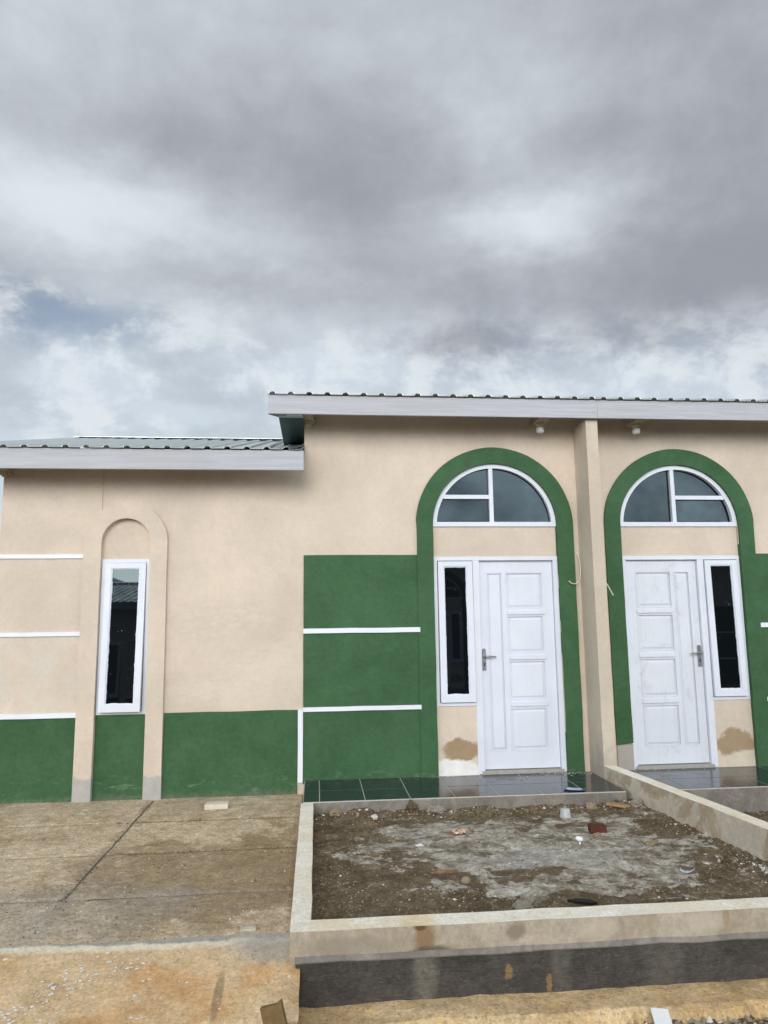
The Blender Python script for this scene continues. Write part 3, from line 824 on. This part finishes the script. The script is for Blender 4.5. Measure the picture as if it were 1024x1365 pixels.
def rampf(u, v):
    x = -4.2 + 4.252 * u; y = -3.865 + .665 * v
    xx = x + (.006 * N.noise(Vector((2, y * 8, 1))) if u == 1 else 0)
    yy = y + (.008 * N.noise(Vector((x * 6, 2, 1))) if v == 0 else 0)
    z = rz(y) + .006 * N.noise(Vector((x * 1.6, y * 1.6, 4))) + .0022 * N.noise(Vector((x * 9, y * 9, 4)))
    if u == 1 or v == 0: z -= .008
    return (xx, yy, z)
g.grid(rampf, 100, 26)
vs = [(-4.2, .044)]
g.prism([[(-3.855, -.5), (-3.215, -.5), (-3.215, -.175), (-3.855, -.270)]], -4.2, .046, 'x')
structure(g.build('ramp', 'ramp', fixn=True))
g = MB()
def ledgef(u, v):
    x = .0 + 4.2 * u
    front = -3.715 - .018 * u + .03 * N.noise(Vector((x * 5, 0, 0))) + .02 * N.noise(Vector((x * 17, 0, 3)))
    if v < .25: y = front + (.0 if v > 0 else -.03); z = -.385 if v > 0 else -.45
    else: y = front + (-3.47 - front) * (v - .25) / .75; z = -.385
    if v > 0: z += .012 * N.noise(Vector((x * 2.5, y * 4, 1))) + .006 * N.noise(Vector((x * 12, y * 12, 1))) - (.014 if v < .3 else 0)
    return (x, y, z)
g.grid(ledgef, 160, 12)
structure(g.build('gutter', 'ledge', fixn=False))

def soil_z(x, y):
    d = math.hypot((x - 1.8) / 1.25, (y + 1.95) / .95)
    z = -.152 + .022 * N.noise(Vector((x * 1.5, y * 1.5, 0))) + .012 * N.noise(Vector((x * 5, y * 5, 0)))
    rough = 1.0 if d > 1 else .45
    z += rough * (.016 * N.noise(Vector((x * 13, y * 13, 0))) + .011 * N.noise(Vector((x * 31, y * 31, 0))))
    if y > -1.12: z += .035 * (y + 1.12) / .27 * (.6 + .8 * N.noise(Vector((x * 3, 0, 4))))
    if x > 2.5: z += .03 * min(1, (x - 2.5) / .5)
    return z
g = MB()
g.grid(lambda u, v: (.08 + 3.3 * u, -3.37 + 2.53 * v, soil_z(.08 + 3.3 * u, -3.37 + 2.53 * v)), 190, 150)
structure(g.build('soil', 'soil', smooth=True, fixn=False))
g = MB()
g.grid(lambda u, v: (3.05 + 6 * u, -4 + 3.2 * v, -.255 + .012 * N.noise(Vector((u * 30, v * 16, 0)))), 60, 40)
structure(g.build('soil', 'soil', smooth=True, fixn=False))

# ------------------------------------------------------------------ loose stuff
def pebbles(name, n, place, rr, mats, wts, flat=.7, sub=1):
    """many small irregular stones in one mesh"""
    rng = random.Random(hash(name) % 1000 if False else len(name) * 17)
    base = [(0, 0, 1), (0, 0, -1), (1, 0, 0), (-1, 0, 0), (0, 1, 0), (0, -1, 0)]
    fc = [(0, 2, 4), (0, 4, 3), (0, 3, 5), (0, 5, 2), (1, 4, 2), (1, 3, 4), (1, 5, 3), (1, 2, 5)]
    V = []; F = []; MI = []
    for _ in range(n):
        p = place(rng)
        if p is None: continue
        r = rr[0] * (rr[1] / rr[0]) ** (rng.random() ** 2.2)
        a = rng.random() * 6.28; ca, sa = math.cos(a), math.sin(a); b0 = len(V)
        sx, sy, sz = r * rng.uniform(.7, 1.3), r * rng.uniform(.6, 1), r * flat * rng.uniform(.6, 1.1)
        for q in base:
            x, y, z = (q[0] + rng.uniform(-.3, .3)) * sx, (q[1] + rng.uniform(-.3, .3)) * sy, (q[2] + rng.uniform(-.25, .25)) * sz
            V.append((p[0] + x * ca - y * sa, p[1] + x * sa + y * ca, p[2] + z + sz * .35))
        mi = rng.choices(range(len(mats)), wts)[0]
        for f in fc: F.append(tuple(b0 + k for k in f)); MI.append(mi)
    me = bpy.data.meshes.new(name); me.from_pydata(V, [], F); me.update()
    for m in mats: me.materials.append(M[m])
    me.polygons.foreach_set('material_index', MI)
    o = bpy.data.objects.new(name, me); COL.objects.link(o)
    return tag(o, kind='stuff')
def yard(rng):
    x, y = rng.uniform(.12, 3.25), rng.uniform(-3.33, -.87)
    if x > 2.911 + .1165 * (-.37 - y) - .01: return None
    d = math.hypot((x - 1.8) / 1.25, (y + 1.95) / .95)
    if d < 1 and rng.random() < .72: return None
    if N.noise(Vector((x * 2.5, y * 2.5, 8))) < rng.uniform(-.9, .3): return None
    return (x, y, soil_z(x, y))
pebbles('gravel', 12000, yard, (.0028, .0115), ['rock_grey', 'rock_tan', 'rock_dark', 'rock_white'], (.30, .30, .36, .04))
def yard_edge(rng):
    k = rng.random()
    if k < .55: x, y = rng.uniform(.13, 2.9), -.875 - abs(rng.gauss(0, .09))
    elif k < .8:
        s_ = rng.uniform(.5, 2.9); t_ = -.01 - abs(rng.gauss(0, .12)); x, y = pw(s_, t_)
    else: x, y = rng.uniform(2.2, 3.2), rng.uniform(-3.3, -2.3)
    if y < -3.33: return None
    return (x, y, soil_z(x, y))
pebbles('rubble', 1100, yard_edge, (.005, .02), ['rock_grey', 'rock_tan', 'rock_dark', 'rock_white'], (.3, .32, .28, .1))
pebbles('gravel', 2500, lambda r: (r.uniform(3.2, 6.), r.uniform(-3, -.87), -.252), (.005, .02), ['rock_grey', 'rock_tan', 'rock_dark', 'rock_white'], (.35, .2, .35, .1))
def drv(rng):
    x, y = rng.uniform(-2.9, -.02), rng.uniform(-3.2, -.05)
    if rng.random() < .6 and y > -1.7: return None
    if N.noise(Vector((x * 1.8, y * 2.5, 3))) < rng.uniform(-.6, .35): return None
    return (x, y, -.158)
pebbles('gravel', 9000, drv, (.0022, .0080), ['rock_grey', 'rock_tan', 'rock_dark', 'rock_white'], (.3, .28, .22, .2))
def joint_dirt(rng):
    if rng.random() < .5: return (-1.41 + rng.gauss(0, .03), rng.uniform(-3.1, -.05), -.160)
    return (rng.uniform(-1.4, 0), rng.choice((-.83, -1.685)) + rng.gauss(0, .015), -.160)
pebbles('dirt', 1500, joint_dirt, (.002, .008), ['rock_grey', 'rock_dark'], (.3, .7))
def flake(rng):
    k = rng.random()
    if k < .75:
        s_ = rng.random(); x = -.80 - .55 * s_ + rng.gauss(0, .09); y = -3.28 - .50 * s_ + rng.gauss(0, .045)
    else: x, y = rng.uniform(-1.5, .0), rng.uniform(-3.8, -3.2)
    if N.noise(Vector((x * 9, y * 9, 0))) < -.1 and rng.random() < .85: return None
    if not -3.85 < y < -3.24: return None
    return (x, y, rz(y) + .001)
pebbles('paint_flakes', 850, flake, (.0022, .013), ['flake'], (1,), .22)
def gut(rng): return (rng.uniform(.1, 3.6), -3.735 - abs(rng.gauss(0, .07)), -.445)
pebbles('rubble', 1500, gut, (.006, .03), ['rock_grey', 'rock_tan', 'rock_dark', 'rock_white'], (.32, .3, .3, .08))
def porch_dust(rng):
    return (rng.gauss(2.62, .16), -.03 - abs(rng.gauss(0, .07)), PZ + .001)
pebbles('mortar_dust', 420, lambda r: (lambda p: p if p[0] < 2.9 else None)(porch_dust(r)), (.002, .011), ['rock_white', 'rock_grey'], (.8, .2), .3)
pebbles('mortar_dust', 160, lambda r: (r.gauss(1.45, .13), -.03 - abs(r.gauss(0, .03)), PZ + .001), (.002, .009), ['rock_white', 'rock_grey'], (.8, .2), .3)
pebbles('mortar_dust', 200, lambda r: (lambda x: (x, -.03 - abs(r.gauss(0, .05)), PZ + .001) if x > 3.05 else None)(r.gauss(3.4, .25)), (.002, .009), ['rock_white', 'rock_grey'], (.8, .2), .3)

def rock(x, y, r, mat, label, seed, z=None, rough=.3):
    b_ = MB(); b_.blob((0, 0, r[2] * .45), r, 3, rough, seed, fq=1.9)
    o = b_.build('stone', mat, smooth=False); o.location = (x, y, soil_z(x, y) if z is None else z); o.rotation_euler = (0, 0, seed)
    return tag(o, label, 'stone', 'loose stones in the bare yard')
rock(.295, -.90, (.062, .045, .038), 'rock_tan', 'pale tan stone against the porch riser near the yard corner', 1)
rock(.96, -.885, (.07, .05, .055), 'rock_dark', 'brown earth lump against the porch riser', 2)
rock(1.17, -.90, (.085, .045, .035), 'rock_grey', 'long grey stone lying along the porch riser', 3)
rock(1.09, -2.573, (.036, .03, .024), 'rock_tan', 'smooth round buff pebble alone in the middle of the grey patch', 4, rough=.08)
rock(2.545, -.96, (.058, .045, .04), 'rock_tan', 'tan stone beside the porch riser behind the cloudy cup', 5)
rock(2.93, -1.03, (.05, .045, .045), 'rock_grey', 'grey stone in the corner of low wall and porch', 6)
rock(2.62, -1.27, (.05, .03, .016), 'rock_grey', 'flat greyish stone between the brick and the timber offcut', 7)
rock(2.28, -1.78, (.035, .03, .02), 'rock_tan', 'small buff stone just in front of the red brick', 8)
rock(1.33, -3.03, (.055, .07, .022), 'rock_grey', 'flat grey stone close behind the front garden wall', 9)
rock(2.62, -1.98, (.07, .04, .012), 'rock_tan', 'wide tan flat stone near the low dividing wall', 10)
rock(.62, -1.06, (.05, .03, .02), 'rock_white', 'small pale flat stone on dark soil near the porch', 11)

# brick, broken at one end
b_ = MB(); b_.box(-.062, .062, -.055, .05, 0, .055, .004)
bmesh.ops.recalc_face_normals(b_.bm, faces=b_.bm.faces); handmade(b_, .009, .014)
o = b_.build('brick', 'brick'); o.location = (2.345, -1.60, soil_z(2.345, -1.6) - .004); o.rotation_euler = (R(3), R(2), R(-7))
tag(o, 'dark red broken brick lying on the bare yard', 'brick')
# cloudy tumbler, squashed square
b_ = MB(); b_.lathe([(.036, 0), (.040, .004), (.044, .06), (.050, .092), (.053, .094), (.050, .090), (.041, .058), (.036, .008)], (0, 0, 0), 24, sq=.16)
o = b_.build('cup', 'cup'); o.scale = (.85, .85, .8); o.location = (2.237, -1.17, soil_z(2.237, -1.17) + .072); o.rotation_euler = (R(176), R(5), .4)
tag(o, 'cloudy whitish plastic cup standing upside down near the porch', 'cup')
# spoon
b_ = MB(); b_.lathe([(.002, -.004), (.016, -.002), (.027, .006), (.028, .008), (.026, .008), (.014, .001), (.002, 0)], (0, 0, 0), 20)
b_.tube([(0, -.026, .007), (0, -.05, .010), (-.002, -.085, .006)], .0055, 8)
o = b_.build('spoon', 'white_plastic'); o.location = (2.10, -1.87, soil_z(2.1, -1.87) + .012); o.rotation_euler = (R(20), R(4), R(-14))
tag(o, 'small white round bowled plastic spoon on the grey soil', 'spoon')
# blue sachet on the porch
b_ = MB()
def sach(u, v):
    x, y = (u - .5) * .19, (v - .5) * .105
    bulge = .010 * math.sin(math.pi * u) * math.sin(math.pi * v)
    return (x, y, .003 + bulge + .004 * abs(u - .5) ** 2 * 4 + .0025 * N.noise(Vector((u * 7, v * 5, 1))))
b_.grid(sach, 20, 12)
for f in b_.bm.faces:
    c = f.calc_center_median()
    if abs(c.x) < .066 and -.040 < c.y < .028: f.material_index = 1
o = b_.build('sachet', ['sachet_blue', 'sachet_pale'], smooth=True); md = o.modifiers.new('t', 'SOLIDIFY'); md.thickness = .002
o.location = (2.47, -.76, PZ + .003); o.rotation_euler = (0, 0, R(-22)); tag(o, 'flat blue and silver sachet on the porch tiles', 'sachet')
# crumpled wrapper
b_ = MB(); b_.grid(lambda u, v: ((u - .5) * .13, (v - .5) * .07, .018 + .020 * N.noise(Vector((u * 6, v * 5, 2))) + .012 * N.noise(Vector((u * 14, v * 11, 5)))), 18, 12)
for f in b_.bm.faces:
    c = f.calc_center_median()
    if N.noise(Vector((c.x * 40, c.y * 40, 3))) > .05: f.material_index = 1
o = b_.build('wrapper', ['wrap_orange', 'wrap_cream']); md = o.modifiers.new('t', 'SOLIDIFY'); md.thickness = .0015
o.location = (1.245, -1.57, soil_z(1.245, -1.57)); o.rotation_euler = (0, 0, .3); tag(o, 'crumpled orange and cream wrapper on the yard soil', 'wrapper')
# little white card
b_ = MB(); b_.grid(lambda u, v: ((u - .5) * .055, (v - .5) * .045, .006 + .006 * u * v), 6, 6)
o = b_.build('paper_scrap', 'white_plastic'); md = o.modifiers.new('t', 'SOLIDIFY'); md.thickness = .001
o.location = (.893, -1.83, soil_z(.893, -1.83)); o.rotation_euler = (0, 0, .35); tag(o, 'tiny white paper scrap left of the grey soil patch', 'paper scrap')
# black rubber scrap
b_ = MB(); b_.prism([wob([(-.085, .0), (-.03, .022), (.05, .016), (.085, -.012), (.05, -.022), (-.04, -.012)], .005, .02)], 0, .014, 'z')
o = b_.build('rubber_scrap', 'rag'); o.location = (1.70, -3.00, soil_z(1.7, -3.0) + .006); o.rotation_euler = (R(8), 0, R(-12)); tag(o, 'black rubber scrap behind the front garden wall', 'scrap')
# timber offcut by the riser
b_ = MB(); b_.prism([wob([(-.10, -.022), (.06, -.030), (.105, -.012), (.09, .02), (-.09, .024)], .004, .03)], 0, .020, 'z')
o = b_.build('timber_offcut', 'timber'); o.location = (2.76, -1.02, soil_z(2.76, -1.02) + .008); o.rotation_euler = (R(5), R(6), R(-14)); tag(o, 'flat tan timber offcut near the porch and low wall corner', 'timber')
# twisted white plastic strip
b_ = MB(); b_.grid(lambda u, v: ((u - .5) * .09, (v - .5) * .035, .012 + .02 * (u - .4) ** 2 * 4 + .008 * N.noise(Vector((u * 5, v * 3, 1)))), 12, 5)
o = b_.build('plastic_strip', 'sachet_pale'); md = o.modifiers.new('t', 'SOLIDIFY'); md.thickness = .0015
o.location = (2.555, -2.62, soil_z(2.555, -2.62)); o.rotation_euler = (0, 0, -.6); tag(o, 'curled pale plastic strip on the soil near the low wall', 'plastic strip')
# white mortar heap at the right edge
pebbles('mortar_crumbs', 170, lambda r: (lambda x, y: (x, y, soil_z(x, y)))(3.06 + r.gauss(0, .05), -2.66 + r.gauss(0, .06)), (.003, .012), ['flake', 'rock_grey'], (.8, .2), .5)
# mortar slab on the driveway
b_ = MB(); b_.prism([wob([(-.105, -.045), (.10, -.05), (.105, .04), (-.09, .05)], .008, .03, 2)], 0, .046, 'z')
bmesh.ops.recalc_face_normals(b_.bm, faces=b_.bm.faces); handmade(b_, .004, .02)
o = b_.build('mortar_slab', 'chunk'); o.location = (-.765, -.44, -.156); o.rotation_euler = (R(2), 0, R(3)); tag(o, 'flat pale mortar slab lying on the driveway near the green wall', 'mortar slab')
b_ = MB(); b_.prism([wob(rect(-.042, .042, -.018, .018), .004, .03, 3)], 0, .014, 'z'); b_.prism([rect(-.02, .03, -.008, .009)], .014, .017, 'z')
o = b_.build('mortar_slab', 'chunk_pale'); o.location = (-.24, -3.13, -.157); o.rotation_euler = (0, 0, .1); tag(o, 'small whitish block at the driveway edge above the ramp', 'mortar slab')
# wooden stake
b_ = MB()
b_.prism([wob([(-.046, -.5), (.046, -.5), (.046, .01), (.02, .0), (-.045, .004)], .003, .05)], -.016, .016)
o = b_.build('stake', ['timber_old']); o.location = (-.055, -4.10, -.082); o.rotation_euler = (R(-6), R(-16), R(-8)); tag(o, 'splintered brown wooden stake leaning at the ramp foot', 'stake')
# white board offcut on the gutter
b_ = MB(); b_.prism([wob(rect(-.040, .040, -.30, .0), .002, .06)], 0, .014, 'z')
o = b_.build('board', 'white_plastic'); o.location = (1.796, -3.752, -.378); o.rotation_euler = (R(14), 0, R(-14)); tag(o, 'narrow white board end propped on the tan gutter', 'board')

# ------------------------------------------------------------------ lamps and cables
for x, lab in ((2.495, 'small white eave lamp left of the fin wall'), (3.555, 'small white eave lamp right of the fin wall')):
    root = empty('eave_lamp', (x, -.15, 3.565), lab, 'lamp', 'lamps under the eaves')
    b_ = MB(); b_.lathe([(.046, 0), (.046, -.022), (.030, -.034), (.028, -.045)], (0, 0, 0), 20); b_.build('lamp_socket', 'lamp_base', root)
    b_ = MB(); b_.lathe([(.026, -.044), (.040, -.050), (.042, -.060), (.041, -.092), (.034, -.102), (.005, -.104)], (0, 0, 0), 24); b_.build('lamp_shade', 'lamp', root)
def curve(pts, n=8):
    P = [Vector(p) for p in pts]; P = [P[0]] + P + [P[-1]]; out = []
    for i in range(1, len(P) - 2):
        for j in range(n):
            t_ = j / n; a, b, c, d = P[i - 1:i + 3]
            out.append(.5 * ((2 * b) + (c - a) * t_ + (2 * a - 5 * b + 4 * c - d) * t_ ** 2 + (3 * b - a - 3 * c + d) * t_ ** 3))
    return out + [P[-2]]
b_ = MB(off=(2.884, 0, 2.184)); b_.tube(curve([(2.884, .01, 2.184), (2.890, -.02, 2.165), (2.900, -.04, 2.05), (2.886, -.05, 1.93), (2.850, -.05, 1.872), (2.80, -.05, 1.868), (2.765, -.045, 1.895)]), .0055, 8)
b_.lathe([(.010, 0), (.010, .004)], (2.884, -.004, 2.184), 12, rot=Matrix.Rotation(R(90), 3, 'X'))
o = b_.build('cable', 'cable'); o.location = (2.884, 0, 2.184); tag(o, 'loose cream cable hooked from the wall beside the clean door arch', 'cable')
b_ = MB(off=(3.034, -.24, 1.92)); b_.tube(curve([(3.034, -.24, 1.925), (3.060, -.24, 1.900), (3.11, -.235, 1.83), (3.165, -.22, 1.735)]), .0060, 8)
o = b_.build('cable', 'cable'); o.location = (3.034, -.24, 1.92); tag(o, 'short straight cream cable end sticking out of the fin wall', 'cable')

# ------------------------------------------------------------------ light and sky
SUN_EL, SUN_AZ = R(21), R(190)       # azimuth clockwise from +y
wd = bpy.data.worlds.new('World'); sc.world = wd; wd.use_nodes = True
t = NT(wd.node_tree); bg = wd.node_tree.nodes['Background']
sky = t.n.new('ShaderNodeTexSky'); sky.sky_type = 'NISHITA'; sky.sun_disc = False
sky.sun_elevation = SUN_EL; sky.sun_rotation = SUN_AZ
d0 = t.coord('Generated')
v = t.sep(d0)
q = t.scale(d0, 1, 1, 1.7)
nws = t.sep(t.noise(q, 2.2, 6, .6, 0, True))
nwf = t.sep(t.noise(q, 7.5, 6, .62, 0, True))
f1 = t.noise(q, 2.3, 9, .56, .25); f2 = t.noise(t.scale(d0, 1, 1, 1.3, (3, 1, 2)), 6.5, 9, .60, .3); f3 = t.noise(t.scale(d0, 1, 1, 2.6, (1, 5, 2)), 4.0, 8, .58, .2)
f4 = t.noise(t.scale(d0, 1, 1, 1.6, (4, 3, 7)), 17., 8, .62, .25)
def off(n, i, a): return t.math('MULTIPLY', t.math('SUBTRACT', n[i], .5), a)
az = t.math('ADD', t.math('ADD', t.math('ARCTAN2', v[0], v[1]), off(nws, 0, .26)), off(nwf, 0, .14))
el = t.math('ADD', t.math('ADD', t.math('ARCSINE', v[2]), off(nws, 1, .11)), off(nwf, 1, .075))
def gauss(a, e, sa, se, amp, tilt=0.):
    da = t.math('SUBTRACT', az, a); de = t.math('SUBTRACT', el, e)
    if tilt: de = t.math('SUBTRACT', de, t.math('MULTIPLY', da, tilt))
    x = t.math('POWER', t.math('DIVIDE', da, sa), 2.); y = t.math('POWER', t.math('DIVIDE', de, se), 2.)
    return t.math('MULTIPLY', t.math('EXPONENT', t.math('MULTIPLY', t.math('ADD', x, y), -1.)), amp)
L = t.math('ADD', t.mr(el, .32, .47, .56, .395), t.mr(el, .08, .28, .16, 0))
for b_ in ((.03, .60, .24, .075, -.085), (.56, .55, .20, .15, -.09), (-.27, .60, .10, .05, -.05), (-.38, .51, .19, .060, .24), (-.12, .50, .16, .03, .05), (.29, .655, .13, .035, .07), (.32, .522, .13, .032, .20),
           (-.08, .448, .20, .022, -.08), (.42, .430, .30, .045, -.12), (.215, .370, .12, .028, -.22), (-.30, .325, .07, .022, .24), (.03, .352, .10, .022, .26), (.60, .385, .18, .06, -.13), (.45, .37, .12, .035, -.05),
           (-.40, .67, .16, .07, .07), (.36, .290, .22, .03, .08), (-.17, .286, .05, .014, .22), (.31, .376, .05, .012, .10), (.0, .735, .25, .04, .02)):
    L = t.math('ADD', L, gauss(*b_))
for f_, a_ in ((f1, .22), (f2, .22), (f3, .12), (f4, .09)):
    L = t.math('ADD', L, t.math('MULTIPLY', t.math('SUBTRACT', f_, .5), a_))
low = t.sstep(el, .46, .33)
puff = t.math('SUBTRACT', t.sstep(t.noise(t.scale(d0, 1, 1, 1.5, (2, 7, 1)), 9., 9, .62, .2), .36, .70), .45)
L = t.math('ADD', L, t.math('MULTIPLY', t.math('MULTIPLY', low, t.math('ADD', puff, .14)), .20))
L = t.math('SMOOTH_MAX', L, .27, .10)
# the cloud behind the camera is thinner and brighter, most of all low down
back = t.sstep(v[1], .25, -.35)
lowb = t.mr(v[2], .22, .60, 1.50, .33)
bk = t.math('MULTIPLY', t.math('MULTIPLY', t.mr(f1, .36, .64, .55, 1.45), t.mr(f2, .40, .60, .50, 1.50)), t.math('MULTIPLY', lowb, 1.75))
mixL = t.math('ADD', t.math('MULTIPLY', t.math('SMOOTH_MIN', t.math('MULTIPLY', L, 1.32), .80, .16), t.math('SUBTRACT', 1, back)), t.math('MULTIPLY', bk, back))
tint = t.mix(t.sstep(L, .26, .62), (.915, .972, 1.075), (.925, 1.0, 1.065))
tint = t.mix(back, tint, (.92, 1.0, 1.09))
m = t.n.new('ShaderNodeVectorMath'); m.operation = 'SCALE'; t.link(tint, m.inputs[0]); t.link(mixL, m.inputs['Scale'])
cl = m.outputs[0]
blue = t.math('MULTIPLY', t.math('ADD', gauss(-.34, .385, .14, .024, .50), t.math('MULTIPLY', low, .24)), t.sstep(puff, .30, -.30))
skyc = t.n.new('ShaderNodeVectorMath'); skyc.operation = 'SCALE'; t.link(sky.outputs[0], skyc.inputs[0]); skyc.inputs['Scale'].default_value = .10
cl = t.mix(blue, cl, skyc.outputs[0])
t.link(cl, bg.inputs['Color']); bg.inputs['Strength'].default_value = 1.0

sun = bpy.data.objects.new('sun', bpy.data.lights.new('sun', 'SUN')); COL.objects.link(sun)
sun.data.energy = 1.5; sun.data.angle = R(28); sun.data.color = (1, .965, .91)
dv = Vector((math.sin(SUN_AZ) * math.cos(SUN_EL), math.cos(SUN_AZ) * math.cos(SUN_EL), math.sin(SUN_EL)))
sun.rotation_euler = dv.to_track_quat('Z', 'Y').to_euler()
sc.view_settings.view_transform = 'Standard'; sc.view_settings.look = 'None'
sc.view_settings.exposure = 0; sc.view_settings.gamma = 1
